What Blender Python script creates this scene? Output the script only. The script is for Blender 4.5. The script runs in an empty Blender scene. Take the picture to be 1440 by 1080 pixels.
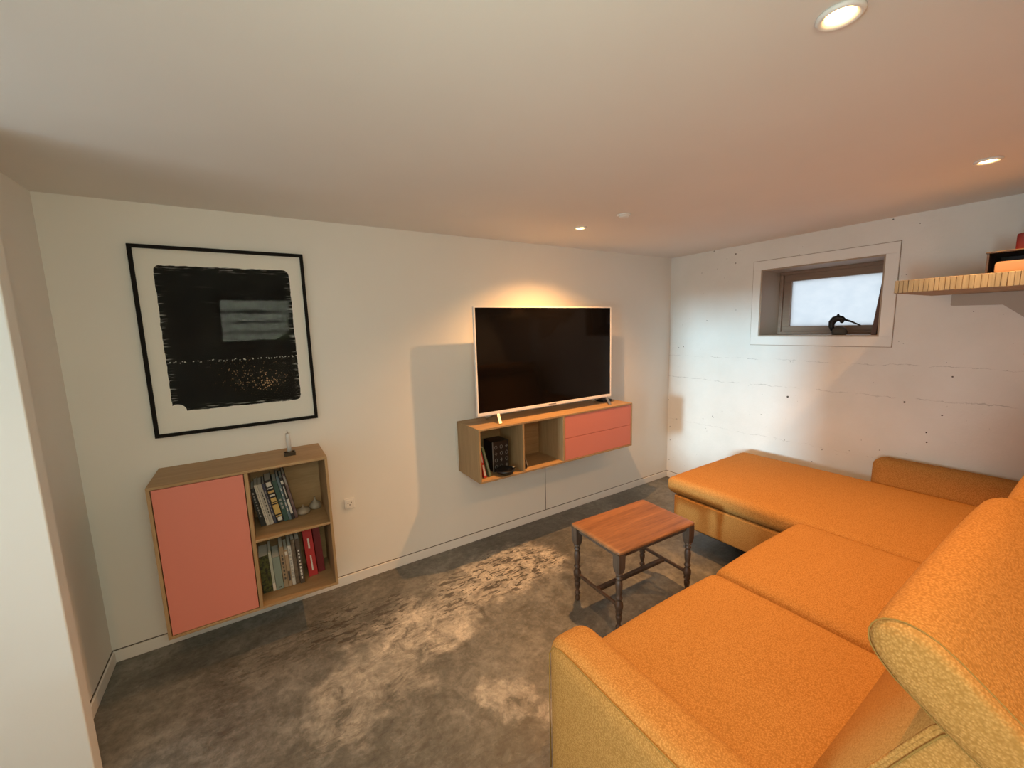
import bpy, bmesh, math, random
from mathutils import Vector, Matrix
random.seed(7)
scene = bpy.context.scene
C = scene.collection

# ------------------------------------------------------------------ camera
F_PX = 573.3
YAW, PITCH, ROLL, CAM_Z = 0.5648, -0.1361, -0.0292, 1.5724
fwd = Vector((math.sin(YAW)*math.cos(PITCH), math.cos(YAW)*math.cos(PITCH), math.sin(PITCH)))
rgt = Vector((math.cos(YAW), -math.sin(YAW), 0))
upv = rgt.cross(fwd)
r2 = rgt*math.cos(ROLL)+upv*math.sin(ROLL)
u2 = upv*math.cos(ROLL)-rgt*math.sin(ROLL)
cam = bpy.data.cameras.new('camera')
cam.sensor_width = 36.0
cam.lens = F_PX/1440*36.0
cam.clip_start = 0.02
camo = bpy.data.objects.new('camera', cam)
C.objects.link(camo)
m = Matrix((r2, u2, -fwd)).transposed().to_4x4()
m.translation = Vector((0, 0, CAM_Z))
camo.matrix_world = m
scene.camera = camo

# ------------------------------------------------------------------ world, daylight, exposure
vs = scene.view_settings
vs.view_transform = 'Standard'; vs.look = 'None'; vs.gamma = 1.0; vs.use_curve_mapping = False
vs.exposure = 0.26
world = bpy.data.worlds.new('world'); scene.world = world; world.use_nodes = True
bg = world.node_tree.nodes['Background']
bg.inputs['Color'].default_value = (0.86, 0.93, 1.0, 1); bg.inputs['Strength'].default_value = 1.35

def area(name, loc, target, sx, sy, energy, col, spread):
    l = bpy.data.lights.new(name, 'AREA'); l.shape = 'RECTANGLE'; l.size = sx; l.size_y = sy
    l.energy = energy; l.color = col; l.spread = math.radians(spread)
    o = bpy.data.objects.new(name, l); C.objects.link(o); o.location = loc
    o.rotation_euler = (Vector(target)-Vector(loc)).to_track_quat('-Z', 'Y').to_euler()
    return o
DAY = (0.72, 0.97, 1.0)
area('daylight_narrow_pane', (-1.50, 1.64, 1.20), (3.5, 2.30, 0.75), 0.16, 0.42, 1.1, DAY, 150)
area('daylight_rear_window', (0.085, -0.185, 1.735), (0.45, 2.6, 1.00), 0.64, 0.44, 9.5, (0.95, 1.0, 0.76), 150)
area('daylight_hall_window', (-1.56, -0.06, 0.92), (1.0, 0.0, 0.80), 0.26, 0.80, 9.0, DAY, 96)
sun = bpy.data.lights.new('low_daylight_beam', 'SUN'); sun.energy = 2.1; sun.angle = math.radians(5.0); sun.color = (.56, .86, 1.0)
suno = bpy.data.objects.new('low_daylight_beam', sun); C.objects.link(suno)
suno.rotation_euler = Vector((1, .155, -.075)).to_track_quat('-Z', 'Y').to_euler(); suno.location = (-3, .9, 1.6)
LAMP_COL = (1.0, 0.470, 0.160)
LAMP_W = 76.0

# ------------------------------------------------------------------ node helpers
def mat(name, col=(.8, .8, .8), rough=.6, metal=0., spec=.5):
    mt = bpy.data.materials.new(name); mt.use_nodes = True
    b = mt.node_tree.nodes['Principled BSDF']
    b.inputs['Base Color'].default_value = (*col, 1); b.inputs['Roughness'].default_value = rough
    b.inputs['Metallic'].default_value = metal; b.inputs['Specular IOR Level'].default_value = spec
    return mt
class NT:
    def __init__(s, mt):
        s.t = mt.node_tree; s.b = s.t.nodes['Principled BSDF']
        s.co = s.t.nodes.new('ShaderNodeTexCoord').outputs['Object']
    def n(s, typ, **kw):
        nd = s.t.nodes.new(typ)
        for k, v in kw.items(): setattr(nd, k, v)
        return nd
    def l(s, a, b): s.t.links.new(a, b)
    def setin(s, nd, key, v):
        if hasattr(v, 'is_linked'): s.l(v, nd.inputs[key])
        else: nd.inputs[key].default_value = v
    def mapping(s, scale=(1, 1, 1), rot=(0, 0, 0), loc=(0, 0, 0), src=None):
        nd = s.n('ShaderNodeMapping'); s.l(src or s.co, nd.inputs['Vector'])
        nd.inputs['Scale'].default_value = scale; nd.inputs['Rotation'].default_value = rot; nd.inputs['Location'].default_value = loc
        return nd.outputs[0]
    def noise(s, scale, detail=4, rough=.55, dist=0., src=None, color=False):
        nd = s.n('ShaderNodeTexNoise'); s.l(src or s.co, nd.inputs['Vector'])
        nd.inputs['Scale'].default_value = scale; nd.inputs['Detail'].default_value = detail
        nd.inputs['Roughness'].default_value = rough; nd.inputs['Distortion'].default_value = dist
        return nd.outputs['Color' if color else 'Fac']
    def voro(s, scale, feature='F1', src=None, out='Distance', rnd=1.):
        nd = s.n('ShaderNodeTexVoronoi', feature=feature); s.l(src or s.co, nd.inputs['Vector'])
        nd.inputs['Scale'].default_value = scale; nd.inputs['Randomness'].default_value = rnd
        return nd.outputs[out]
    def wave(s, scale, dist=2., src=None, axis='X', detail=2, dscale=1.):
        nd = s.n('ShaderNodeTexWave', bands_direction=axis); s.l(src or s.co, nd.inputs['Vector'])
        nd.inputs['Scale'].default_value = scale; nd.inputs['Distortion'].default_value = dist
        nd.inputs['Detail'].default_value = detail; nd.inputs['Detail Scale'].default_value = dscale
        return nd.outputs['Fac']
    def ramp(s, fac, stops):
        nd = s.n('ShaderNodeValToRGB'); s.l(fac, nd.inputs[0]); e = nd.color_ramp.elements
        while len(e) < len(stops): e.new(.5)
        for el, (p, c) in zip(e, stops):
            el.position = p; el.color = (*c, 1) if len(c) == 3 else c
        return nd.outputs[0]
    def rng(s, v, a, b, c=0., d=1., smooth=False):
        nd = s.n('ShaderNodeMapRange'); s.l(v, nd.inputs['Value'])
        if smooth: nd.interpolation_type = 'SMOOTHSTEP'
        for k, x in zip(('From Min', 'From Max', 'To Min', 'To Max'), (a, b, c, d)): nd.inputs[k].default_value = x
        return nd.outputs[0]
    def math(s, op, a, b=0., clamp=False):
        nd = s.n('ShaderNodeMath', operation=op); nd.use_clamp = clamp
        s.setin(nd, 0, a); s.setin(nd, 1, b); return nd.outputs[0]
    def mix(s, fac, a, b, blend='MIX'):
        nd = s.n('ShaderNodeMix', data_type='RGBA', blend_type=blend)
        s.setin(nd, 'Factor', fac)
        for k, v in (('A', a), ('B', b)):
            i = [x for x in nd.inputs if x.name == k and x.type == 'RGBA'][0]
            if hasattr(v, 'is_linked'): s.l(v, i)
            else: i.default_value = (*v, 1)
        return [x for x in nd.outputs if x.type == 'RGBA'][0]
    def vec(s, op, a, b=(0, 0, 0)):
        nd = s.n('ShaderNodeVectorMath', operation=op)
        s.setin(nd, 0, a); s.setin(nd, 1, b)
        return nd.outputs['Value' if op in ('LENGTH', 'DISTANCE', 'DOT_PRODUCT') else 'Vector']
    def sep(s, v):
        nd = s.n('ShaderNodeSeparateXYZ'); s.l(v, nd.inputs[0]); return nd.outputs
    def bump(s, h, strength=.3, dist=.01, prev=None):
        nd = s.n('ShaderNodeBump'); s.l(h, nd.inputs['Height'])
        nd.inputs['Strength'].default_value = strength; nd.inputs['Distance'].default_value = dist
        if prev: s.l(prev, nd.inputs['Normal'])
        return nd.outputs[0]
    def out(s, col=None, rough=None, normal=None):
        if col is not None: s.l(col, s.b.inputs['Base Color'])
        if rough is not None: s.l(rough, s.b.inputs['Roughness'])
        if normal is not None: s.l(normal, s.b.inputs['Normal'])

# ------------------------------------------------------------------ materials
def m_plaster(name, col):
    mt = mat(name, col, .75, spec=.25); n = NT(mt)
    v = n.noise(2.2, 3)
    n.out(n.mix(n.rng(v, .3, .7), tuple(c*.97 for c in col), col), normal=n.bump(n.noise(170, 3), .06, .003))
    return mt
M_wall = m_plaster('white_plaster', (.80, .785, .74))
M_ceil = m_plaster('white_ceiling_paint', (.80, .785, .75))
M_trimw = mat('white_trim_paint', (.80, .785, .75), .45)
M_joint = mat('casing_joint_filler', (.36, .29, .23), .8)
M_linedark = mat('dark_joint_gap', (.10, .085, .07), .8)

def m_rough_wall():
    mt = mat('whitewashed_concrete', (.80, .785, .75), .8, spec=.25); n = NT(mt)
    dots = n.voro(13)
    keep = n.noise(1.7, 2)
    size = n.rng(n.noise(8, 2), .42, .72, .0, .13)
    pit = n.math('LESS_THAN', dots, size)
    pit = n.math('MULTIPLY', pit, n.rng(keep, .41, .50))
    pit = n.math('MAXIMUM', pit, n.math('MULTIPLY', n.math('LESS_THAN', n.voro(34), n.rng(n.noise(13, 2), .50, .78, 0, .15)), n.rng(n.noise(2.3, 2), .44, .52)))
    # shuttering board joints: two irregular horizontal seams
    z = n.sep(n.vec('ADD', n.co, n.vec('MULTIPLY', n.vec('SUBTRACT', n.noise(6, 6, .7, color=True), (.5, .5, .5)), (0, 0, .07))))[2]
    brk = n.rng(n.noise(14, 4), .42, .6)
    sm = None
    for zz, w in ((1.052, .003), (1.262, .0018), (.62, .0015)):
        d = n.math('ABSOLUTE', n.math('SUBTRACT', z, zz))
        k = n.math('MULTIPLY', n.math('LESS_THAN', d, w), brk)
        sm = k if sm is None else n.math('MAXIMUM', sm, k)
    dark = n.math('MAXIMUM', pit, n.math('MULTIPLY', sm, .32))
    base = n.mix(n.rng(n.noise(3.5, 5), .35, .7), (.76, .745, .705), (.81, .795, .76))
    col = n.mix(dark, base, (.09, .075, .06))
    lump = n.noise(11, 6, .62)
    h = n.math('SUBTRACT', lump, n.math('MULTIPLY', dark, .7))
    grain = n.noise(120, 3)
    n.out(col, normal=n.bump(grain, .12, .004, n.bump(h, .35, .012)))
    return mt
M_rough = m_rough_wall()

def m_floor():
    mt = mat('trowelled_concrete', (.1, .1, .1), .45); n = NT(mt)
    warp = n.vec('MULTIPLY', n.vec('SUBTRACT', n.noise(3.2, 6, .65, color=True), (.5, .5, .5)), (.75, .6, 0))
    p = n.vec('ADD', n.co, warp)
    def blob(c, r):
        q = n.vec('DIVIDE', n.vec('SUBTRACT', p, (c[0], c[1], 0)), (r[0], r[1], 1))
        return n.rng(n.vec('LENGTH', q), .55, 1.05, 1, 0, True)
    big = n.noise(1.5, 7, .66, .4)
    fine = n.noise(9, 8, .72, .6)
    speck = n.noise(60, 4, .7)
    base = n.ramp(n.math('ADD', n.math('MULTIPLY', big, .55), n.math('MULTIPLY', fine, .45)),
                  [(.36, (.080, .077, .063)), (.48, (.150, .148, .128)), (.58, (.235, .232, .205)), (.70, (.33, .325, .29))])
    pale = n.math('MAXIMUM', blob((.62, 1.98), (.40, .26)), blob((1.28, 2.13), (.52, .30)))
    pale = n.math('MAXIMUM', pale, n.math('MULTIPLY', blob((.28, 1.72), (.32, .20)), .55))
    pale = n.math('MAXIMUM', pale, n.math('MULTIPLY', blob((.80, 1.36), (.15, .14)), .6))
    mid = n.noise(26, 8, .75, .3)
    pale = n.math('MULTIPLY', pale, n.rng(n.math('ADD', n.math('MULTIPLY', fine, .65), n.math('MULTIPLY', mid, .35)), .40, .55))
    col = n.mix(pale, base, (.66, .61, .51))  # pale concrete patches, with the downlight's pool of light put into their brightness
    col = n.mix(n.rng(mid, .46, .66, 0, .55), col, (.06, .056, .047))
    col = n.mix(n.rng(mid, .30, .44, .35, 0), col, (.34, .325, .285))
    # trowel ridges: short broken strokes
    def strokes(rot, sc, area_):
        q = n.mapping(scale=(sc, sc*3.6, 1), rot=(0, 0, rot), src=n.vec('ADD', n.co, n.vec('MULTIPLY', warp, (.16, .16, 0))))
        st = n.noise(1.0, 3, .6, .8, src=q)
        return n.math('MULTIPLY', n.rng(st, .535, .565), area_)
    s1 = strokes(.95, 12.0, blob((1.25, 2.14), (.62, .30)))
    s2 = n.math('MAXIMUM', strokes(2.2, 12.0, blob((.36, 2.20), (.36, .22))), n.math('MULTIPLY', strokes(1.4, 14.0, blob((-.05, 2.20), (.34, .18))), .45))
    s3 = strokes(.3, 12.0, n.rng(big, .44, .52, .7, 0))
    st = n.math('MAXIMUM', s1, n.math('MAXIMUM', s2, n.math('MULTIPLY', s3, .5)))
    col = n.mix(n.math('MULTIPLY', st, .88), col, (.058, .050, .040))
    col = n.mix(n.rng(speck, .35, .7, .0, .22), col, (.05, .046, .04))
    h = n.math('ADD', n.math('MULTIPLY', st, -.8), n.math('MULTIPLY', fine, .6))
    n.out(col, n.rng(fine, .3, .7, .34, .60), n.bump(speck, .10, .002, n.bump(h, .30, .004)))
    return mt
M_floor = m_floor()

def m_wood(name, c1, c2, scale=1., axis='X', rough=.5, ring=9.):
    mt = mat(name, c1, rough, spec=.4); n = NT(mt)
    sc = {'X': (1.3, 16, 16), 'Z': (16, 16, 1.3), 'Y': (16, 1.3, 16)}[axis]
    q = n.mapping(scale=tuple(v*scale for v in sc))
    g = n.noise(1.6, 6, .65, .7, src=q)
    g2 = n.noise(ring, 3, .6, src=q)
    f = n.math('ADD', n.math('MULTIPLY', g, .7), n.math('MULTIPLY', g2, .3))
    n.out(n.ramp(f, [(.35, c2), (.62, c1)]), normal=n.bump(g2, .08, .002))
    return mt
M_oak = m_wood('light_oak_veneer', (.41, .265, .13), (.31, .19, .085))
M_oakz = m_wood('light_oak_veneer_upright', (.41, .265, .13), (.31, .19, .085), axis='Z')
M_table = m_wood('worn_mahogany', (.30, .132, .052), (.14, .055, .022), .9, 'X', .42)
M_tableleg = m_wood('dark_turned_wood', (.115, .068, .043), (.050, .028, .018), 1., 'Z', .5)
M_coral = mat('coral_lacquer', (.66, .215, .155), .55, spec=.35)
_n = NT(M_coral); _n.out(normal=_n.bump(_n.noise(300, 2), .05, .002))

def m_fabric():
    mt = mat('mustard_weave', (.6, .36, .07), .95, spec=.12); n = NT(mt)
    cell = n.voro(250, rnd=1.)
    q = n.mapping(scale=(1, 1, 1))
    col = n.mix(n.rng(cell, .1, .75), (.60, .315, .100), (.37, .178, .046))
    fib = n.noise(420, 3, .7)
    col = n.mix(n.rng(fib, .38, .68, 0, .40), col, (.35, .165, .034))
    col = n.mix(n.rng(n.noise(2.5, 3), .35, .65, 0, .12), col, (.36, .17, .036))
    h = n.math('SUBTRACT', n.math('MULTIPLY', fib, .25), cell)
    n.out(col, normal=n.bump(h, .38, .0025))
    return mt
M_fab = m_fabric()
M_seam = mat('mustard_seam_thread', (.30, .17, .045), .9, spec=.1)
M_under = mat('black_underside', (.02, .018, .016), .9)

M_black = mat('black_satin', (.012, .011, .011), .35)
M_blackm = mat('black_matte', (.016, .015, .015), .6)
M_frame = mat('black_picture_frame', (.010, .009, .008), .7, spec=.12)
M_mount = mat('white_mount_card', (.78, .755, .69), .8, spec=.2)
M_screen = mat('tv_glass', (.004, .0035, .0035), .07, spec=.22)
M_tvwhite = mat('white_tv_casing', (.83, .80, .76), .35)
M_chrome = mat('brushed_metal', (.78, .74, .68), .28, 1.)
M_white = mat('white_plastic', (.80, .79, .76), .4)
M_winframe = m_wood('brown_painted_window_wood', (.30, .195, .135), (.24, .155, .11), 1., 'Y', .5)

def m_emit(name, col, strength):
    mt = bpy.data.materials.new(name); mt.use_nodes = True
    t = mt.node_tree; b = t.nodes['Principled BSDF']
    b.inputs['Base Color'].default_value = (.8, .8, .8, 1)
    b.inputs['Emission Color'].default_value = (*col, 1); b.inputs['Emission Strength'].default_value = strength
    return mt
M_bulb = m_emit('lit_bulb_lens', (1.0, .60, .22), 22.)

def m_frost():
    mt = bpy.data.materials.new('frosted_glass'); mt.use_nodes = True
    t = mt.node_tree; t.nodes.clear()
    o = t.nodes.new('ShaderNodeOutputMaterial'); tr = t.nodes.new('ShaderNodeBsdfTranslucent')
    gl = t.nodes.new('ShaderNodeBsdfGlossy'); gl.inputs['Roughness'].default_value = .25
    mx = t.nodes.new('ShaderNodeMixShader'); mx.inputs[0].default_value = .05
    no = t.nodes.new('ShaderNodeTexNoise'); no.inputs['Scale'].default_value = 7
    rp = t.nodes.new('ShaderNodeValToRGB'); e = rp.color_ramp.elements
    e[0].position = .3; e[0].color = (.74, .77, .79, 1); e[1].position = .7; e[1].color = (.80, .82, .83, 1)
    t.links.new(no.outputs['Fac'], rp.inputs[0]); t.links.new(rp.outputs[0], tr.inputs['Color'])
    t.links.new(tr.outputs[0], mx.inputs[1]); t.links.new(gl.outputs[0], mx.inputs[2]); t.links.new(mx.outputs[0], o.inputs[0])
    return mt
M_frost = m_frost()
M_frost_green = m_frost(); M_frost_green.name = 'garden_light_glass'  # green light of the garden behind is put into the pane colour
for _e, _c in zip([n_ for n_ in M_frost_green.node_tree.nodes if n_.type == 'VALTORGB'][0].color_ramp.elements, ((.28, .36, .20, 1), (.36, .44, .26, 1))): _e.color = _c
def m_glass():
    mt = bpy.data.materials.new('picture_glass'); mt.use_nodes = True; t_ = mt.node_tree; t_.nodes.clear()
    o = t_.nodes.new('ShaderNodeOutputMaterial'); tr = t_.nodes.new('ShaderNodeBsdfTransparent'); gl = t_.nodes.new('ShaderNodeBsdfGlossy')
    gl.inputs['Roughness'].default_value = .02; mx = t_.nodes.new('ShaderNodeMixShader'); fr = t_.nodes.new('ShaderNodeFresnel'); fr.inputs['IOR'].default_value = 1.10
    t_.links.new(fr.outputs[0], mx.inputs[0]); t_.links.new(tr.outputs[0], mx.inputs[1]); t_.links.new(gl.outputs[0], mx.inputs[2]); t_.links.new(mx.outputs[0], o.inputs[0])
    return mt

# ------------------------------------------------------------------ mesh helpers
def link(name, me, mt, parent=None, smooth=False):
    o = bpy.data.objects.new(name, me); C.objects.link(o)
    if mt: me.materials.append(mt)
    if parent: o.parent = parent
    if smooth:
        for p in me.polygons: p.use_smooth = True
    return o
def bm_obj(name, bm, mt, parent=None, smooth=False):
    bmesh.ops.recalc_face_normals(bm, faces=bm.faces)
    me = bpy.data.meshes.new(name); bm.to_mesh(me); bm.free()
    return link(name, me, mt, parent, smooth)
def bm_box(bm, lo, hi, bev=0., seg=2, rot=None, piv=None):
    b2 = bmesh.new()
    bmesh.ops.create_cube(b2, size=1.)
    for v in b2.verts:
        v.co = Vector([(lo[i]+hi[i])/2+v.co[i]*(hi[i]-lo[i]) for i in range(3)])
    if bev: bmesh.ops.bevel(b2, geom=b2.edges[:], offset=bev, segments=seg, affect='EDGES', profile=.5)
    if rot is not None:
        R = rot.to_4x4(); pv = Vector(piv)
        for v in b2.verts: v.co = pv + (R @ (v.co-pv))
    me = bpy.data.meshes.new('tmp'); b2.to_mesh(me); b2.free(); bm.from_mesh(me); bpy.data.meshes.remove(me)
def box(name, lo, hi, mt, parent=None, bev=0., seg=2, rot=None, piv=None):
    bm = bmesh.new(); bm_box(bm, lo, hi, bev, seg, rot, piv)
    return bm_obj(name, bm, mt, parent)
def boxes(name, lst, mt, parent=None, bev=0.):
    bm = bmesh.new()
    for lo, hi in lst: bm_box(bm, lo, hi, bev)
    return bm_obj(name, bm, mt, parent)
def bm_tube(bm, pts, r, n=8, closed=False):
    pts = [Vector(p) for p in pts]; rings = []
    rr = r if isinstance(r, (list, tuple)) else [r]*len(pts)
    N = len(pts); prev = None
    for i, p in enumerate(pts):
        a = pts[(i-1) % N] if (i > 0 or closed) else p; b = pts[(i+1) % N] if (i < N-1 or closed) else p
        d = (b-a).normalized()
        if prev is None:
            x = d.orthogonal().normalized()
        else:
            x = (prev-d*prev.dot(d)).normalized()
        prev = x; y = d.cross(x)
        rings.append([bm.verts.new(p+(x*math.cos(2*math.pi*k/n)+y*math.sin(2*math.pi*k/n))*rr[i]) for k in range(n)])
    M = N if closed else N-1
    for i in range(M):
        A, B = rings[i], rings[(i+1) % N]
        for k in range(n): bm.faces.new((A[k], A[(k+1) % n], B[(k+1) % n], B[k]))
    if not closed: bm.faces.new(rings[0][::-1]); bm.faces.new(rings[-1])
def tube(name, pts, r, mt, parent=None, n=8, closed=False):
    bm = bmesh.new(); bm_tube(bm, pts, r, n, closed)
    return bm_obj(name, bm, mt, parent, True)
def bm_lathe(bm, prof, c=(0, 0, 0), n=20):
    rings = []
    for r, z in prof:
        rings.append([bm.verts.new((c[0]+r*math.cos(2*math.pi*k/n), c[1]+r*math.sin(2*math.pi*k/n), c[2]+z)) for k in range(n)])
    for A, B in zip(rings, rings[1:]):
        for k in range(n): bm.faces.new((A[k], A[(k+1) % n], B[(k+1) % n], B[k]))
    bm.faces.new(rings[0][::-1]); bm.faces.new(rings[-1])
def lathe(name, prof, c, mt, parent=None, n=20):
    bm = bmesh.new(); bm_lathe(bm, prof, c, n)
    return bm_obj(name, bm, mt, parent, True)
def prism(name, poly, ax, a, b, mt, parent=None, bev=0.):
    """poly = 2D points in the two other axes (in xyz order); extruded along ax from a to b"""
    bm = bmesh.new()
    def mk(p, t):
        q = list(p); q.insert(ax, t); return bm.verts.new(q)
    A = [mk(p, a) for p in poly]; B = [mk(p, b) for p in poly]
    bm.faces.new(A); bm.faces.new(B[::-1])
    for i in range(len(poly)): bm.faces.new((A[i], B[i], B[(i+1) % len(poly)], A[(i+1) % len(poly)]))
    if bev: bmesh.ops.bevel(bm, geom=bm.edges[:], offset=bev, segments=2, affect='EDGES')
    return bm_obj(name, bm, mt, parent)
def cushion(name, lo, hi, r, mt, parent=None, crown=(0, 0, 0, 0, 0, 0), n=14):
    """rounded box; crown = extra bulge on -x +x -y +y -z +z"""
    bm = bmesh.new(); bmesh.ops.create_cube(bm, size=2.)
    bmesh.ops.subdivide_edges(bm, edges=bm.edges[:], cuts=n, use_grid_fill=True)
    c = [(lo[i]+hi[i])/2 for i in range(3)]; h = [(hi[i]-lo[i])/2 for i in range(3)]
    rr = r if isinstance(r, (list, tuple)) else (r, r, r)
    for v in bm.verts:
        u = [math.copysign(1-(1-abs(t))**1.8, t) if abs(t) < 1 else t for t in v.co]
        p = [u[i]*h[i] for i in range(3)]
        inn = [max(-h[i]+rr[i], min(h[i]-rr[i], p[i])) for i in range(3)]
        d = Vector([(p[i]-inn[i])/rr[i] for i in range(3)])
        if d.length > 1e-9:
            d = d*(max(abs(t) for t in d)/d.length)
            p = [inn[i]+d[i]*rr[i] for i in range(3)]
        for ax in range(3):
            o1, o2 = [k for k in range(3) if k != ax]
            w = (1-(p[o1]/h[o1])**2)*(1-(p[o2]/h[o2])**2)
            t = p[ax]/h[ax]
            p[ax] += (crown[2*ax+1] if t > 0 else -crown[2*ax])*max(0, w)*abs(t)
        v.co = [c[i]+p[i] for i in range(3)]
    return bm_obj(name, bm, mt, parent, True)
def thing(name, label, cat, loc=(0, 0, 0), group=None):
    o = bpy.data.objects.new(name, None); C.objects.link(o); o.location = loc
    o.empty_display_size = .05
    return tag(o, label, cat, group)
def tag(o, label, cat, group=None):
    o['label'] = label; o['category'] = cat
    if group: o['group'] = group
    return o
def adopt(root):
    """children were built in world space: keep them where they are under an Empty that stands at the thing's base"""
    for ch in root.children: ch.matrix_parent_inverse = root.matrix_basis.inverted()
def st(o):
    o['kind'] = 'structure'; return o

# ------------------------------------------------------------------ room shell
H, D, W, L = 2.2, 2.5997, 3.5215, -.7188
YR, XH = -.22, -1.62          # rear wall, hall wall
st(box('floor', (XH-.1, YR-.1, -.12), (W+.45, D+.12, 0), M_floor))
st(box('ceiling', (XH-.1, YR-.1, H), (W+.45, D+.12, H+.12), M_ceil))
st(box('wall_back', (L-.1, D, 0), (W, D+.12, H), M_wall))
st(box('wall_left', (L-.1, 1.93, 0), (L, D, H), M_wall))
st(box('wall_partition', (XH, 1.865, 0), (-.61, 1.93, H), M_wall, bev=.004))
st(boxes('wall_rear', [((XH, YR-.1, 0), (W, YR, 1.48)), ((XH, YR-.1, 1.99), (W, YR, H)), ((XH, YR-.1, 1.48), (-.27, YR, 1.99)), ((.44, YR-.1, 1.48), (W, YR, 1.99))], M_wall))
# window opening in the right wall
wy0, wy1, wz0, wz1 = .9855, 1.7548, 1.4462, 1.9772
TH = .40
st(boxes('wall_right', [((W, YR-.1, 0), (W+TH, D+.12, wz0)), ((W, YR-.1, wz1), (W+TH, D+.12, H)),
                        ((W, YR-.1, wz0), (W+TH, wy0, wz1)), ((W, wy1, wz0), (W+TH, D+.12, wz1))], M_rough))
# hall wall with its glazed openings (beside the camera, out of the frame)
st(boxes('wall_hall', [((XH-.1, YR-.1, 0), (XH, 1.93, .5)), ((XH-.1, YR-.1, 1.9), (XH, .60, H)), ((XH-.1, .60, 2.08), (XH, 1.93, H)),
                       ((XH-.1, YR-.1, .5), (XH, -.18, 1.9)), ((XH-.1, .30, .5), (XH, .60, 1.9)), ((XH-.1, 1.73, .5), (XH, 1.93, 2.08))], M_wall))
bh = .0585
st(box('baseboard_back', (L, D-.012, 0), (W, D, bh), M_trimw, bev=.002))
st(box('baseboard_left', (L, 1.93, 0), (L+.012, D-.012, bh), M_trimw, bev=.002))
st(box('baseboard_right', (W-.012, YR, 0), (W, D-.012, bh), M_trimw, bev=.002))
for nm, lo, hi in (('trim_1', (L, D-.004, bh), (W, D, bh+.0035)), ('trim_2', (L, 1.93, bh), (L+.004, D-.004, bh+.0035)), ('trim_3', (W-.004, YR, bh), (W, D-.004, bh+.0035))):
    st(box(nm, lo, hi, M_linedark))
st(box('trim_4', (1.944, D-.003, bh+.004), (1.947, D, .57), M_linedark))   # vertical panel joint under the long cabinet

# window in the right wall: casing, lining, frame, sash, pane
win = st(bpy.data.objects.new('window_1', None)); C.objects.link(win); win.location = (W, 1.37, wz0)
oy0, oy1, oz0, oz1 = .9185, 1.8137, 1.3796, 2.0455
t = .008
for nm, lo, hi in (('casing_board', (W-t, oy0, oz0), (W, oy1, wz0)), ('casing_board', (W-t, oy0, wz1), (W, oy1, oz1)),
                   ('casing_board', (W-t, oy0, wz0), (W, wy0, wz1)), ('casing_board', (W-t, wy1, wz0), (W, oy1, wz1))):
    box(nm, lo, hi, M_trimw, win, bev=.0015)
for lo, hi in (((W-.0035, oy0-.004, oz0-.004), (W, oy1+.004, oz0)), ((W-.0035, oy0-.004, oz1), (W, oy1+.004, oz1+.004)),
               ((W-.0035, oy0-.004, oz0), (W, oy0, oz1)), ((W-.0035, oy1, oz0), (W, oy1+.004, oz1))):
    box('casing_joint', lo, hi, M_joint, win)
XF = W+.30
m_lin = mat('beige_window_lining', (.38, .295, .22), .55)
k = .010
for nm, lo, hi in (('lining_board', (W-.002, wy0, wz0), (XF, wy0+k, wz1)), ('lining_board', (W-.002, wy1-k, wz0), (XF, wy1, wz1)),
                   ('lining_board', (W-.002, wy0+k, wz1-k), (XF, wy1-k, wz1)), ('lining_board', (W-.002, wy0+k, wz0), (XF, wy1-k, wz0+k))):
    box(nm, lo, hi, m_lin, win)
def frame_rect(nm, x0, x1, y0, y1, z0, z1, w, mt, par, wb=None):
    wb = wb or w
    for lo, hi in (((x0, y0, z0), (x1, y1, z0+wb)), ((x0, y0, z1-w), (x1, y1, z1)), ((x0, y0, z0+wb), (x1, y0+w, z1-w)), ((x0, y1-w, z0+wb), (x1, y1, z1-w))):
        box(nm, lo, hi, mt, par, bev=.003)
frame_rect('frame_rail', XF-.012, XF+.07, wy0+k, wy1-k, wz0+k, wz1-k, .024, M_winframe, win, .020)
frame_rect('sash_rail', XF+.012, XF+.06, wy0+.030, wy1-.030, wz0+.026, wz1-.030, .058, M_winframe, win, .048)
box('pane', (XF+.034, wy0+.08, wz0+.07), (XF+.040, wy1-.08, wz1-.08), M_frost, win)
lathe('window_knob', [(.004, 0), (.009, .002), (.010, .012), (.006, .016)], (0, 0, 0), M_white, win, 12)
kn = win.children[-1]; kn.rotation_euler = (0, -math.pi/2, 0); kn.location = (XF+.014, 1.365, wz0+.054)
adopt(win)
w4 = st(bpy.data.objects.new('window_4', None)); C.objects.link(w4); w4.location = (.085, YR, 1.48)
for lo, hi in (((-.27, YR-.07, 1.48), (.44, YR-.01, 1.51)), ((-.27, YR-.07, 1.96), (.44, YR-.01, 1.99)), ((-.27, YR-.07, 1.51), (-.24, YR-.01, 1.96)), ((.41, YR-.07, 1.51), (.44, YR-.01, 1.96))):
    box('frame_rail', lo, hi, M_winframe, w4)
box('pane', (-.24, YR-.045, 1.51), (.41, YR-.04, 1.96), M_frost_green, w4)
for zb in (1.595, 1.705, 1.815):
    box('reflection_bar', (-.26, YR+.10, zb), (.43, YR+.108, zb+.026), M_winframe, w4)  # unseen bars added before the light to stripe its reflection in the framed print
adopt(w4)
# glazing of the hall openings
for i, (a, b) in enumerate(((-.18, .30), (.60, 1.73))):
    zt2 = (1.9, 2.08)[i]
    w2 = st(bpy.data.objects.new('window_%d' % (i+2), None)); C.objects.link(w2); w2.location = (XH, (a+b)/2, .5)
    frame_rect('frame_rail', XH-.08, XH-.02, a, b, .5, zt2, .03, M_trimw, w2)
    box('pane', (XH-.055, a+.03, .53), (XH-.05, b-.03, zt2-.03), M_frost if i == 0 else m_glass(), w2)
    adopt(w2)

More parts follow.
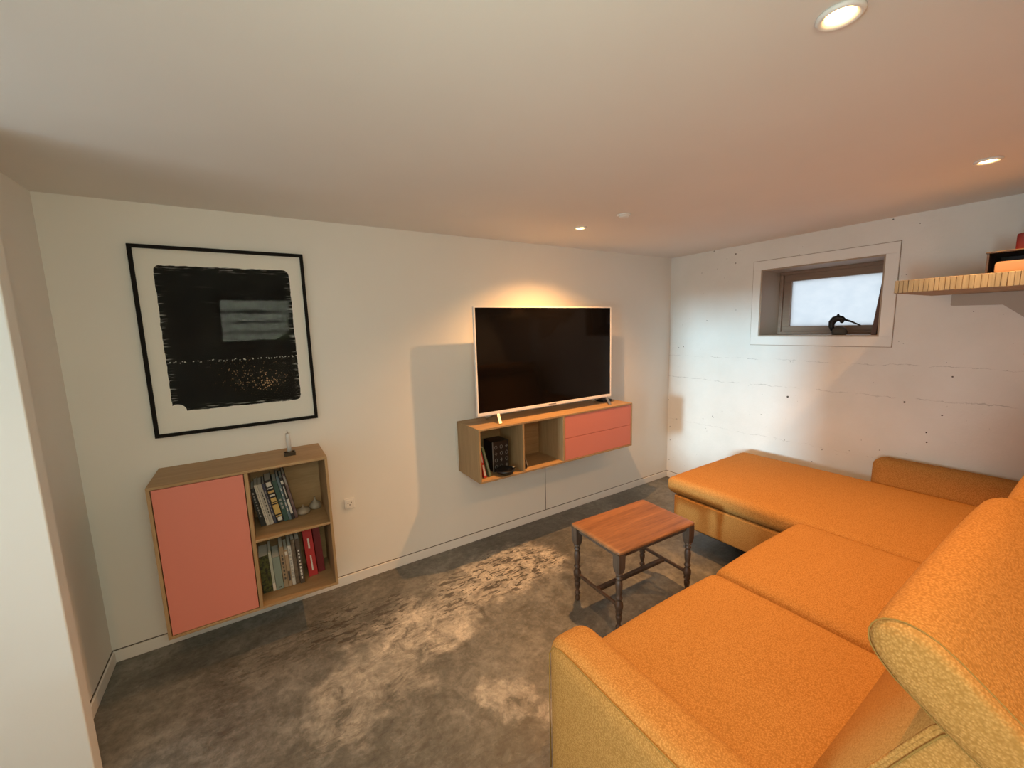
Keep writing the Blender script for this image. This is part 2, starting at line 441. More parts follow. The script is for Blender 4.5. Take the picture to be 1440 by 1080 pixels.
# ------------------------------------------------------------------ sofa
S = thing('corner_sofa', 'mustard orange woven corner sofa with chaise and raised headrest', 'sofa', (2.05, .5, 0))
SZ = .497
def seam(nm, pts, r, par, closed=False): return tube(nm, pts, r, M_seam, par, 6, closed)
# bases
box('seat_base', (.80, -.02, .17), (2.40, .86, .36), M_fab, S, bev=.02, seg=3)
box('chaise_base', (2.390, -.02, .19), (3.35, 1.70, .39), M_fab, S, bev=.012, seg=3)
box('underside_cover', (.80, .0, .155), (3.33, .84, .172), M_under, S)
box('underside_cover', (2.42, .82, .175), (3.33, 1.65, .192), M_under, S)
for nm, x0, x1 in (('seat_cushion', .815, 1.622), ('seat_cushion', 1.622, 2.408)):
    cushion(nm, (x0+.002, .10, .345), (x1-.002, .952, SZ+.002), (.040, .055, .055), M_fab, S, (0, 0, 0, .02, 0, .022), 18)
cushion('chaise_cushion', (2.385, .10, .39), (3.365, 1.765, SZ+.010), (.036, .055, .045), M_fab, S, (.006, 0, 0, .012, 0, .022), 22)
# arms
def arm(x0, x1, front, outer):
    a = cushion('armrest', (x0, -.10, .13), (x1, front, .660), (.050, .060, .050), M_fab, S, (0, 0, 0, .004, 0, .004), 20)
    xs = x0+.012 if outer < 0 else x1-.012
    seam('seam', [(xs, .05, .646), (xs, .35, .6475), (xs, front-.07, .6465), (xs, front-.035, .635), (xs+.0, front-.013, .60), (xs, front-.010, .45), (xs, front-.010, .2)], .0022, a)
    return a
arm(.656, .815, .900, -1)
arm(3.365, 3.508, .925, 1)
# leaning backs, one per seat
def back(x0, x1, pipe=None):
    prof = [(.36, .44), (.345, .50), (.292, .60), (.226, .73), (.172, .84), (.140, .91), (.118, .955), (.095, .985), (.03, .975), (-.06, .955), (-.115, .92), (-.135, .88), (-.14, .6), (-.14, .25), (-.10, .2), (.30, .2)]
    o = prism('backrest', prof, 0, x0, x1, M_fab, S)
    for p in o.data.polygons: p.use_smooth = abs(p.normal.x) < .5
    if pipe is not None:
        pp = [(pipe, y+.003, z) for y, z in prof[0:9]]
        bm = bmesh.new(); bm_tube(bm, pp, .0038, 8)
        bm_obj('piping', bm, M_fab, o, True)
        seam('seam', [(pipe-.006, y-.006, z-.003) for y, z in prof[0:9]], .0016, o)
    return o
back(.814, 1.618, .816); back(1.624, 2.405); back(2.411, 3.362)
# headrests: lens-shaped section lofted along x with domed ends
HP = [(.203, 1.062), (.200, 1.082), (.186, 1.100), (.160, 1.108), (.125, 1.101), (.083, 1.082), (.040, 1.058), (-.010, 1.030), (-.060, 1.000), (-.100, .972), (-.110, .955), (-.095, .943),
      (-.040, .942), (.010, .948), (.060, .957), (.107, .972), (.137, .988), (.165, 1.007), (.186, 1.028), (.198, 1.045)]
HP = [(y, z-max(0, .13-y)*.26) for y, z in HP]
def headrest(x0, x1, dy, dz, seams):
    cx, cz = .06, 1.03
    secs = [(x0-.016, .0), (x0-.0155, .25), (x0-.014, .5), (x0-.010, .75), (x0-.003, .93), (x0+.006, 1.0), (x0+.04, 1.03), (x0+.12, 1.06), ((x0+x1)/2-.12, 1.085), ((x0+x1)/2+.12, 1.085), (x1-.12, 1.06), (x1-.04, 1.02), (x1-.008, .97), (x1+.003, .88), (x1+.010, .6), (x1+.013, .3), (x1+.013, 0)]
    # densify the section
    P = []
    N = len(HP)
    for i in range(N):
        p0, p1, p2, p3 = (Vector(HP[(i+k) % N]) for k in (-1, 0, 1, 2))
        for s_ in (0, .5):
            P.append(.5*((2*p1)+(p2-p0)*s_+(2*p0-5*p1+4*p2-p3)*s_**2+(3*p1-p0-3*p2+p3)*s_**3))
    bm = bmesh.new(); rings = []
    for x, s_ in secs:
        if s_ == 0: rings.append([bm.verts.new((x, cx+dy, cz+dz))]); continue
        rings.append([bm.verts.new((x, cx+(p.x-cx)*(1+(s_-1)*(.35 if s_ > 1 else 1))+dy, cz+(p.y-cz)*(s_ if s_ < 1 or p.y > cz else 1)+dz)) for p in P])
    for A, B in zip(rings, rings[1:]):
        n = max(len(A), len(B))
        for k in range(n):
            f = [A[k % len(A)], A[(k+1) % len(A)], B[(k+1) % len(B)], B[k % len(B)]]
            f = list(dict.fromkeys(f)); bm.faces.new(f)
    o = bm_obj('headrest', bm, M_fab, S, True)
    if seams:
        seam('seam', [(x0+.004, cx+(p.x-cx)*1.004+dy, cz+(p.y-cz)*1.003+dz) for p in P], .0013, o, True)
    return o
headrest(.800, 1.600, 0, 0, True)
headrest(1.640, 2.390, -.030, -.008, False)
headrest(2.425, 3.340, -.030, -.008, False)
for x, y in ((.74, .80), (.74, 0), (2.86, 1.50), (3.25, 1.50), (3.42, 0), (3.30, .3), (2.44, .3)):
    lathe('leg', [(.016, 0), (.020, .02), (.024, .20)], (x, y, 0), M_blackm, S, 12)
adopt(S)

# ------------------------------------------------------------------ side table
T = thing('side_table', 'small worn mahogany side table on turned dark legs', 'table', (1.714, 1.479, 0))
tl, tw, tz = .292, .190, .470
def bt(nm, lo, hi, mt, bev=.003): return box(nm, lo, hi, mt, T, bev)
o = cushion('tabletop', (-tl, -tw, tz-.022), (tl, tw, tz), (.016, .016, .008), M_table, T, n=14)
bt('apron', (-tl+.030, -tw+.022, tz-.050), (tl-.030, -tw+.036, tz-.022), M_tableleg)
bt('apron', (-tl+.030, tw-.036, tz-.050), (tl-.030, tw-.022, tz-.022), M_tableleg)
bt('apron', (-tl+.022, -tw+.030, tz-.050), (-tl+.036, tw-.030, tz-.022), M_tableleg)
bt('apron', (tl-.036, -tw+.030, tz-.050), (tl-.022, tw-.030, tz-.022), M_tableleg)
legprof = [(.010, 0), (.0125, .006), (.014, .020), (.010, .032), (.0095, .036), (.016, .042), (.0165, .050), (.010, .058), (.0095, .066), (.0135, .082), (.0165, .102), (.0155, .112), (.010, .119), (.0175, .126), (.0185, .132), (.015, .140), (.0205, .152), (.0215, .165), (.0205, .180), (.0125, .192), (.0115, .198), (.018, .205), (.0185, .211), (.0120, .218), (.0145, .235), (.0175, .262), (.0175, .285), (.0145, .302), (.0105, .309), (.0175, .315), (.0175, .321), (.0110, .327), (.0185, .336), (.0195, .346)]
lx, ly = tl-.026, tw-.026
legmesh = None
for sx in (-1, 1):
    for sy in (-1, 1):
        bm = bmesh.new(); bm_lathe(bm, legprof, (sx*lx, sy*ly, 0), 16)
        for f in bm.faces: f.smooth = True
        # square block that tapers towards the turning
        a = [bm.verts.new((sx*lx+dx*.0165, sy*ly+dy*.0165, .346)) for dx, dy in ((-1, -1), (1, -1), (1, 1), (-1, 1))]
        b = [bm.verts.new((sx*lx+dx*.021, sy*ly+dy*.021, .372)) for dx, dy in ((-1, -1), (1, -1), (1, 1), (-1, 1))]
        c = [bm.verts.new((sx*lx+dx*.022, sy*ly+dy*.022, tz-.021)) for dx, dy in ((-1, -1), (1, -1), (1, 1), (-1, 1))]
        bm.faces.new(a[::-1]); bm.faces.new(c)
        for p, q in ((a, b), (b, c)):
            for k_ in range(4): bm.faces.new((p[k_], p[(k_+1) % 4], q[(k_+1) % 4], q[k_]))
        bm_obj('leg', bm, M_tableleg, T)
for sx in (-1, 1):
    bt('stretcher', (sx*lx-.008, -ly+.01, .155), (sx*lx+.008, ly-.01, .171), M_tableleg)
bt('stretcher', (-lx+.004, -.013, .150), (lx-.004, .013, .168), M_tableleg)
T.rotation_euler = (0, 0, math.radians(-2.3))

# ------------------------------------------------------------------ left wall cabinet
x0, x1, z0, z1, yf = -.445, .279, .210, .933, 2.275
yb = D-.001
Cb = thing('wall_cabinet', 'square oak wall cabinet with coral door and two book niches', 'cabinet', (-.083, D, .21))
tk = .013
box('top_panel', (x0, yf, z1-tk), (x1, yb, z1), M_oak, Cb, bev=.0012)
box('bottom_panel', (x0, yf, z0), (x1, yb, z0+tk), M_oak, Cb, bev=.0012)
box('side_panel', (x0, yf, z0+tk), (x0+tk, yb, z1-tk), M_oakz, Cb, bev=.0012)
box('side_panel', (x1-tk, yf, z0+tk), (x1, yb, z1-tk), M_oakz, Cb, bev=.0012)
box('partition', (-.089, yf, z0+tk), (-.073, yb, z1-tk), M_oakz, Cb, bev=.0012)
box('shelf_board', (-.073, yf+.002, .562), (x1-tk, yb, .575), M_oak, Cb, bev=.0012)
box('back_panel', (x0+tk, yb-.014, z0+tk), (x1-tk, yb, z1-tk), M_oak, Cb)
dr = box('door', (x0+tk+.003, yf+.003, z0+tk+.003), (-.0925, yf+.021, z1-tk-.003), M_coral, Cb, bev=.0012); dr['label'] = 'matte coral door without a handle'
adopt(Cb)

# books: thickness along x, spine at y0, standing on z
def book(x, y0, z, th, h, dep, col, label, grp, lean=0., marks=(), cover=None, rough=.6):
    B = thing('book', label, 'book', (x+th/2, y0, z+th/2*abs(math.sin(lean))+.0005), grp)
    cm = mat('book_cloth', col, rough); n = NT(cm)
    if cover: n.out(n.ramp(n.noise(cover[0], 4, .6), [(.42, col), (.56, cover[1])]))
    else: n.out(normal=n.bump(n.noise(400, 2), .1, .001))
    pm = M_mount
    bm = bmesh.new()
    bm_box(bm, (-th/2, 0, 0), (th/2, .0025, h), .0006, 1)
    bm_box(bm, (-th/2, .0015, 0), (-th/2+.002, dep, h)); bm_box(bm, (th/2-.002, .0015, 0), (th/2, dep, h))
    bm_obj('cover', bm, cm, B)
    box('page_block', (-th/2+.002, .0025, .004), (th/2-.002, dep-.004, h-.004), pm, B)
    for (a, b, w, mc) in marks:   # spine lettering blocks from a*h to b*h, width w*th
        box('spine_print', (-th/2*w, -.0006, h*a), (th/2*w, .0004, h*b), mc, B)
    B.rotation_euler = (0, lean, 0)
    return B
mk_w = mat('print_white', (.62, .60, .54), .7); mk_g = mat('print_gold', (.55, .38, .12), .5); mk_d = mat('print_dark', (.05, .045, .04), .7)
mk_gr = mat('print_grey', (.30, .30, .28), .7); mk_y = mat('print_yellow_green', (.30, .34, .06), .7)
gU, gL = 'books on the upper niche shelf', 'books on the lower niche shelf'
zs = .5765
ln = -math.radians(9.5)
yU = 2.425
def dashes(a, b, n, w, mc):
    s_ = (b-a)/n; return tuple((a+i*s_, a+i*s_+s_*random.uniform(.45, .8), w*random.uniform(.7, 1), mc) for i in range(n))
book(-.046, yU, zs, .023, .215, .14, (.020, .024, .024), 'thin black book standing first against the cabinet partition', gU, ln, dashes(.25, .92, 9, .3, mk_gr))
book(-.021, yU, zs, .0155, .232, .14, (.56, .54, .48), 'white paperback beside the thin black book', gU, ln, dashes(.12, .9, 10, .35, mk_gr))
book(-.0045, yU, zs, .0175, .232, .14, (.42, .41, .37), 'pale grey paperback leaning on the white paperback', gU, ln, dashes(.2, .85, 8, .3, mk_d))
book(.0145, yU, zs, .012, .232, .14, (.045, .05, .085), 'thin dark blue book beside the pale grey paperback', gU, ln, dashes(.2, .85, 6, .3, mk_gr))
book(.028, yU, zs, .032, .245, .145, (.014, .013, .013), 'thick black book with large gold ornaments on its spine', gU, ln,
     ((.04, .12, .6, mk_w), (.14, .165, .9, mk_g), (.20, .42, .86, mk_g), (.45, .47, .9, mk_g), (.49, .58, .75, mk_g), (.62, .66, .8, mk_w), (.70, .75, .85, mk_g), (.80, .82, .9, mk_w), (.85, .95, .7, mk_w)))
book(.062, yU, zs, .021, .235, .14, (.035, .085, .075), 'dark green book next to the gold ornamented one', gU, ln, dashes(.3, .6, 3, .5, mk_gr))
book(.0845, yU, zs, .012, .255, .14, (.10, .15, .18), 'slim slate blue book beside the dark green one', gU, ln, dashes(.2, .8, 5, .3, mk_w))
book(.098, yU, zs, .0145, .248, .14, (.018, .018, .020), 'black book with white label on the lower spine', gU, ln, ((.14, .48, .75, mk_w), (.52, .78, .3, mk_w), (.84, .92, .8, mk_w)))
book(.114, yU+.01, zs, .014, .262, .14, (.085, .045, .05), 'tall dark plum book at the vase end of the row', gU, ln, ((.75, .95, .5, mk_gr),), cover=(25, (.20, .14, .13)))
zl = .2245; yL = 2.385
book(-.070, yL+.005, zl, .044, .205, .15, (.018, .022, .014), 'thick black book patterned with yellow green foliage', gL, -.03, (), cover=(60, (.085, .10, .025)))
book(-.0245, yL, zl, .0135, .222, .15, (.40, .43, .36), 'slim pale green book beside the foliage patterned one', gL, -.03, ((.02, .2, .9, mk_w),))
book(-.0095, yL, zl, .034, .185, .15, (.215, .27, .235), 'short wide sage green book', gL, -.03, ((.05, .08, .4, mk_d),))
book(.0265, yL, zl, .020, .232, .15, (.30, .225, .14), 'tan book beside the short sage green one', gL, -.03, dashes(.2, .85, 7, .4, mk_d))
book(.0480, yL, zl, .0165, .208, .15, (.34, .25, .155), 'light brown paperback with dark spine picture', gL, -.03, ((.15, .42, .6, mk_d), (.86, .96, .7, mk_w)))
book(.0660, yL, zl, .0155, .226, .15, (.50, .485, .43), 'white paperback with broken grey lettering', gL, -.03, dashes(.18, .95, 9, .6, mk_gr))
book(.0830, yL, zl, .018, .258, .15, (.095, .070, .045), 'brown book beside the white lettered paperback', gL, -.03, (), cover=(40, (.16, .12, .08)))
book(.1030, yL-.01, zl, .022, .258, .15, (.075, .055, .04), 'tall dark brown book with pale lettering down the spine', gL, -.03, dashes(.1, .8, 9, .42, mk_w))
book(.1500, yL+.03, zl, .046, .275, .14, (.42, .030, .030), 'thick bright red book with white spine title', gL, -.05, ((.12, .45, .16, mk_w), (.60, .82, .18, mk_w)))
book(.1990, yL+.05, zl, .036, .272, .13, (.16, .015, .017), 'dark red book behind the bright red one', gL, -.04, ())

M_cer = mat('pale_ceramic', (.30, .25, .185), .45)
tag(lathe('squat_vase', [(.022, 0), (.033, .006), (.036, .016), (.030, .027), (.016, .034), (.006, .038), (.005, .050)], (.158, 2.475, .5752), M_cer, None, 24), 'squat ceramic bottle vase beside the plum book', 'vase')
tag(lathe('onion_vase', [(.020, 0), (.030, .005), (.033, .016), (.028, .030), (.016, .040), (.007, .050), (.004, .064), (.005, .068)], (.224, 2.515, .5752), M_cer, None, 24), 'onion shaped ceramic vase in the upper niche corner', 'vase')

K = thing('candle_holder', 'dark square metal candle holder on the oak cabinet top', 'candle holder', (.119, 2.433, .933))
bm = bmesh.new()
bm_box(bm, (.092, 2.412, .9335), (.146, 2.454, .937), .001); bm_box(bm, (.092, 2.412, .937), (.096, 2.454, .951)); bm_box(bm, (.142, 2.412, .937), (.146, 2.454, .951))
bm_box(bm, (.096, 2.412, .937), (.142, 2.416, .951)); bm_box(bm, (.096, 2.450, .937), (.142, 2.454, .951))
bm_obj('tray', bm, mat('bronze_metal', (.06, .045, .03), .4, .8), K)
lathe('cup', [(.013, .002), (.013, .020), (.011, .021)], (.119, 2.433, .934), mat('bronze_cup', (.08, .06, .04), .4, .8), K, 14)
adopt(K)
M_wax = mat('pale_blue_white_wax', (.62, .63, .62), .5)
cd = thing('candle', 'slim burnt down white candle in the dark holder', 'candle', (.119, 2.433, .955))
lathe('wax', [(.0105, 0), (.0105, .086), (.0095, .098), (.006, .094), (.002, .093)], (.119, 2.433, .9555), M_wax, cd, 14)
tube('wick', [(.119, 2.433, 1.046), (.1185, 2.433, 1.060), (.1165, 2.433, 1.068)], .0012, M_blackm, cd, 6)
adopt(cd)

# ------------------------------------------------------------------ framed night print
Fm = thing('framed_print', 'large black framed dark night photograph with white mount', 'picture', (-.075, D, 1.09))
fx0, fx1, fz0, fz1 = -.437, .288, 1.0887, 2.0084
fw, fd = .016, .030
for lo, hi in (((fx0, D-fd, fz0), (fx1, D-.001, fz0+fw)), ((fx0, D-fd, fz1-fw), (fx1, D-.001, fz1)), ((fx0, D-fd, fz0+fw), (fx0+fw, D-.001, fz1-fw)), ((fx1-fw, D-fd, fz0+fw), (fx1, D-.001, fz1-fw))):
    box('frame_side', lo, hi, M_frame, Fm, bev=.0015)
box('mount', (fx0+fw, D-.014, fz0+fw), (fx1-fw, D-.002, fz1-fw), M_mount, Fm)
def m_print():
    mt = mat('night_city_print', (.01, .01, .01), .7, spec=.1); n = NT(mt)
    p = n.sep(n.co); X, Z = p[0], p[2]
    def edge(c, lo, hi, amp_src, amp):
        pass
    rag = n.math('MULTIPLY', n.math('SUBTRACT', n.noise(26, 6, .7), .5), .028)
    rag2 = n.math('MULTIPLY', n.math('SUBTRACT', n.noise(9, 3, .6), .5), .012)
    r = n.math('ADD', rag, rag2)
    # rounded-rectangle distance, painted edge
    cx, cz, hx, hz = -.072, 1.5625, .284, .356
    qx = n.math('SUBTRACT', n.math('ABSOLUTE', n.math('SUBTRACT', X, cx)), hx-.03)
    qz = n.math('SUBTRACT', n.math('ABSOLUTE', n.math('SUBTRACT', Z, cz)), hz-.03)
    dd = n.math('SQRT', n.math('ADD', n.math('POWER', n.math('MAXIMUM', qx, 0.), 2.), n.math('POWER', n.math('MAXIMUM', qz, 0.), 2.)))
    dd = n.math('ADD', n.math('SUBTRACT', dd, .03), n.math('MULTIPLY', r, .55))
    paint = n.math('LESS_THAN', dd, 0.)
    # missing blob in the lower left corner
    blob = n.vec('LENGTH', n.vec('SUBTRACT', n.co, (-.335, 0, 1.205)))
    blob = n.math('GREATER_THAN', n.vec('LENGTH', n.vec('MULTIPLY', n.vec('SUBTRACT', n.co, (-.338, 0, 1.208)), (1, 0, 1))), .036)
    paint = n.math('MULTIPLY', paint, blob)
    # dry brush streaks near the left/top edges
    stv = n.noise(1., 4, .7, src=n.mapping(scale=(14, 1, 150)))
    near = n.rng(dd, -.030, -.004)
    streak = n.math('MULTIPLY', n.rng(stv, .56, .66), near)
    # horizon lights
    zz = n.math('SUBTRACT', Z, n.math('ADD', 1.452, n.math('MULTIPLY', n.math('SUBTRACT', n.noise(16, 2), .5), .02)))
    hor = n.math('MULTIPLY', n.math('LESS_THAN', n.math('ABSOLUTE', zz), .0045), n.math('LESS_THAN', n.voro(105), .34))
    # scattered town lights below
    tc = n.vec('LENGTH', n.vec('MULTIPLY', n.vec('SUBTRACT', n.co, (.055, 0, 1.330)), (10., 0, 12.5)))
    dens = n.rng(tc, .25, 1.15, .42, 0.)
    tc2 = n.vec('LENGTH', n.vec('MULTIPLY', n.vec('SUBTRACT', n.co, (.0, 0, 1.36)), (3.6, 0, 7.5)))
    dens = n.math('MAXIMUM', dens, n.rng(tc2, .4, 1.1, .20, 0.))
    town = n.math('LESS_THAN', n.voro(120, src=n.mapping(scale=(1, 1, .75), rot=(0, .5, 0))), dens)
    town = n.math('MULTIPLY', town, n.math('LESS_THAN', n.noise(45, 2), .54))
    night = n.ramp(n.noise(5, 4), [(.4, (.006, .006, .005)), (.75, (.016, .016, .014))])
    c = n.mix(streak, night, (.42, .42, .38))
    c = n.mix(hor, c, (.50, .50, .42))
    c = n.mix(town, c, (.46, .30, .15))
    c = n.mix(paint, (.78, .755, .69), c)
    n.out(c)
    return mt
box('print_sheet', (-.40, D-.0165, 1.16), (.255, D-.0141, 1.96), m_print(), Fm)
# glazing: clear thin sheet
box('glazing', (fx0+fw, D-.0225, fz0+fw), (fx1-fw, D-.0205, fz1-fw), m_glass(), Fm)
adopt(Fm)

# ------------------------------------------------------------------ long TV cabinet
tx0, tx1, tz0, tz1 = 1.176, 2.617, .566, .931
TC = thing('tv_cabinet', 'long low oak wall cabinet with two niches and coral drawers', 'cabinet', (1.9, D, .566))
box('top_panel', (tx0, yf, tz1-tk), (tx1, yb, tz1), M_oak, TC, bev=.0012)
box('bottom_panel', (tx0, yf, tz0), (tx1, yb, tz0+tk), M_oak, TC, bev=.0012)
box('side_panel', (tx0, yf, tz0+tk), (tx0+tk, yb, tz1-tk), M_oakz, TC, bev=.0012)
box('side_panel', (tx1-tk, yf, tz0+tk), (tx1, yb, tz1-tk), M_oakz, TC, bev=.0012)
box('partition', (1.517, yf+.001, tz0+tk), (1.531, yb, tz1-tk), M_oakz, TC, bev=.0012)
box('partition', (1.876, yf+.001, tz0+tk), (1.894, yb, tz1-tk), M_oakz, TC, bev=.0012)
box('back_panel', (tx0+tk, yb-.014, tz0+tk), (tx1-tk, yb, tz1-tk), M_oak, TC)
zm = .747
for a, b in ((tz0+tk+.002, zm-.0015), (zm+.0015, tz1-tk-.002)):
    d_ = box('drawer', (1.8965, yf+.003, a), (tx1-tk-.002, yf+.021, b), M_coral, TC, bev=.0012)
    box('drawer_box', (1.91, yf+.021, a+.012), (tx1-tk-.016, yb-.03, b-.012), M_oak, d_)
adopt(TC)

# items in the TV cabinet niches
gN = 'books in the long cabinet niche'
zt_ = tz0+tk+.0012
book(1.232, 2.325, zt_, .020, .185, .14, (.50, .045, .030), 'red paperback leaning in the long cabinet niche', gN, math.radians(-10), ((.08, .5, .6, mk_w), (.6, .9, .3, mk_w)))
book(1.275, 2.330, zt_, .016, .215, .14, (.15, .20, .10), 'green book leaning between red paperback and black box', gN, math.radians(-14), ((.1, .85, .25, mk_gr),))
GB = thing('symbol_box', 'black box with rows of pale ring symbols in the niche', 'box', (1.39, 2.40, zt_))
gx0, gx1, gy, gz = 1.337, 1.466, 2.385, .215
box('box_body', (gx0, gy, zt_), (gx1, gy+.13, zt_+gz), M_black, GB, bev=.002)
m_sym = mat('dim_silver_print', (.20, .20, .19), .5)
for i in range(3):
    for j in range(4):
        cx_, cz_ = gx0+.026+i*.043, zt_+.036+j*.046
        if (i+j) % 3 == 2:
            bm = bmesh.new(); bm_box(bm, (cx_-.010, gy-.0012, cz_-.003), (cx_+.010, gy, cz_+.003)); bm_box(bm, (cx_-.003, gy-.0012, cz_-.012), (cx_+.003, gy, cz_+.012)); bm_obj('printed_symbol', bm, m_sym, GB)
        else:
            pts = [(cx_+.010*math.cos(a_*math.pi/8), gy-.0006, cz_+.012*math.sin(a_*math.pi/8)) for a_ in range(16)]
            tube('printed_symbol', pts, .0018, m_sym, GB, 5, True)
box('spine_edge', (gx0-.001, gy-.001, zt_), (gx0+.004, gy+.004, zt_+gz), m_sym, GB)
adopt(GB)
HPh = thing('black_dish', 'low black dish in front of the symbol box', 'dish', (1.40, 2.335, zt_))
lathe('bowl', [(.030, 0), (.044, .004), (.060, .018), (.066, .034), (.062, .034), (.050, .018), (.02, .010)], (1.392, 2.315, zt_), M_black, HPh, 24)
lathe('silver_stud', [(.006, 0), (.010, .004), (.007, .010)], (1.452, 2.305, zt_+.034), M_chrome, HPh, 10)
adopt(HPh)
RM = thing('remote_control', 'thin dark remote leaning in the middle niche', 'remote', (1.57, 2.32, zt_))
R_ = Matrix.Rotation(math.radians(-12), 3, 'Y')
box('remote_body', (1.560, 2.31, zt_), (1.575, 2.352, zt_+.125), M_black, RM, .003, 2, R_, (1.56, 2.33, zt_))
box('button_pad', (1.5755, 2.316, zt_+.02), (1.5772, 2.346, zt_+.1), m_sym, RM, 0, 1, R_, (1.56, 2.33, zt_))
adopt(RM)
tag(box('envelope', (1.600, 2.34, zt_), (1.6025, 2.45, zt_+.085), M_mount, None, 0, 1, Matrix.Rotation(math.radians(-20), 3, 'Y'), (1.60, 2.34, zt_)), 'pale envelope leaning beside the dark remote', 'envelope')

# ------------------------------------------------------------------ television
TV = thing('television', 'large flat television with thin white casing and metal feet', 'television', (1.9, 2.45, .931))
vx0, vx1, vz0, vz1, vy = 1.2373, 2.4947, .987, 1.719, 2.395
bm = bmesh.new()
bm_box(bm, (vx0, vy+.004, vz0), (vx1, vy+.020, vz1), .003)
bm_box(bm, (vx0+.12, vy+.018, vz0+.02), (vx1-.12, vy+.060, vz0+.40), .010)
bm_obj('back_shell', bm, M_tvwhite, TV)
for lo, hi in (((vx0, vy, vz0), (vx1, vy+.006, vz0+.0215)), ((vx0, vy, vz1-.0075), (vx1, vy+.006, vz1)), ((vx0, vy, vz0+.0215), (vx0+.0115, vy+.006, vz1-.0075)), ((vx1-.0125, vy, vz0+.0215), (vx1, vy+.006, vz1-.0075))):
    box('bezel', lo, hi, M_tvwhite, TV, bev=.001)
box('screen', (vx0+.0115, vy+.0015, vz0+.0215), (vx1-.0125, vy+.0045, vz1-.0075), M_screen, TV)
box('logo_plate', (1.838, vy-.0012, vz0+.007), (1.909, vy+.001, vz0+.0145), mat('logo_grey', (.33, .30, .27), .4, .5), TV)
box('sensor', (1.868, vy+.001, vz0-.009), (1.880, vy+.008, vz0+.001), M_chrome, TV, bev=.002)
for fxx, s_ in ((1.372, 1), (2.412, 1)):
    for fy in (2.325, 2.525):
        p0 = Vector((fxx+.03, vy+.013 if fy < vy else vy+.02, vz0+.006)); p1 = Vector((fxx, fy, .9345))
        bm = bmesh.new(); d = (p1-p0)
        wx = Vector((.0105, 0, 0)); nz = d.cross(wx).normalized()*.0035
        vs_ = []
        for p in (p0, p1): vs_.append([bm.verts.new(p+a_*wx+b_*nz) for a_, b_ in ((-1, -1), (1, -1), (1, 1), (-1, 1))])
        bm.faces.new(vs_[0]); bm.faces.new(vs_[1][::-1])
        for k_ in range(4): bm.faces.new((vs_[0][k_], vs_[0][(k_+1) % 4], vs_[1][(k_+1) % 4], vs_[1][k_]))
        bm_obj('foot', bm, M_chrome, TV)
adopt(TV)
MB = thing('media_box', 'small black media player behind the television foot', 'media player', (2.50, 2.49, .931))
box('case', (2.450, 2.445, .9317), (2.555, 2.54, .9497), M_black, MB, bev=.003)
box('top_plate', (2.462, 2.455, .9497), (2.543, 2.53, .9515), M_blackm, MB)
tube('cable', [(2.55, 2.50, .938), (2.58, 2.52, .934), (2.60, 2.55, .9338), (2.606, 2.59, .9338)], .003, M_blackm, MB, 6)
adopt(MB)
tag(tube('white_cable', [(1.171, D-.012, .936), (1.163, D-.008, .89), (1.160, D-.006, .78), (1.163, D-.006, .66), (1.171, D-.008, .57)], .0028, M_white, None, 6), 'thin white cable running down the long cabinet side', 'cable')
tag(tube('drooping_cable', [(1.24, 2.31, .563), (1.29, 2.32, .548), (1.34, 2.335, .541), (1.40, 2.35, .543), (1.45, 2.37, .552), (1.49, 2.39, .563)], .002, mat('red_brown_cable', (.17, .06, .04), .5), None, 6), 'thin reddish cable drooping under the long cabinet', 'cable')

# ------------------------------------------------------------------ wall socket
SO = thing('wall_socket', 'white square wall socket on the plaster wall', 'socket', (.4215, D, .522))
box('plate', (.391, D-.008, .487), (.452, D-.0005, .556), M_white, SO, bev=.003)
box('insert', (.400, D-.0105, .497), (.443, D-.008, .546), M_white, SO, bev=.0015)
for dx, dz in ((-.009, .004), (.010, .006), (.001, -.008)):
    o = lathe('pin_hole', [(.0032, 0), (.0032, .001)], (0, 0, 0), M_blackm, SO, 10); o.rotation_euler = (math.pi/2, 0, 0); o.location = (.4215+dx, D-.0105, .522+dz)
adopt(SO)

# ------------------------------------------------------------------ ceiling fittings
def downlight(x, y, label, watts, spread=124):
    d_ = thing('recessed_downlight', label, 'downlight', (x, y, H), 'recessed ceiling downlights')
    lathe('trim_ring', [(.042, -.0005), (.043, -.004), (.040, -.0085), (.036, -.0095), (.0255, -.003), (.0245, -.0006)], (x, y, H), M_trimw, d_, 32)
    lathe('lens', [(.0243, -.0004), (.0243, -.0030), (.020, -.0048), (.008, -.0056)], (x, y, H), M_bulb, d_, 28)
    l = bpy.data.lights.new('downlight_beam', 'SPOT'); l.energy = watts; l.color = LAMP_COL; l.spot_size = math.radians(spread); l.spot_blend = 1.0; l.shadow_soft_size = .012
    o = bpy.data.objects.new('downlight_beam', l); C.objects.link(o); o.location = (x, y, H-.016); o.parent = d_
    adopt(d_)
downlight(1.857, 2.056, 'lit recessed downlight in the ceiling above the television', LAMP_W*1.65, 134)
downlight(1.100, .418, 'lit recessed downlight above the raised sofa headrest', LAMP_W*.74)
downlight(2.627, .439, 'lit recessed downlight in the ceiling beside the rough shelf', LAMP_W*.86)
downlight(-.430, .418, 'lit recessed downlight in the ceiling before the partition wall', LAMP_W*.4, 140)
SD = thing('smoke_detector', 'small white disc on the ceiling near the television downlight', 'detector', (1.880, 1.712, H))
lathe('base_disc', [(.040, -.0005), (.040, -.006), (.036, -.008)], (1.880, 1.712, H), M_white, SD, 28)
lathe('cap', [(.030, -.008), (.028, -.014), (.020, -.017), (.005, -.018)], (1.880, 1.712, H), M_white, SD, 24)
adopt(SD)

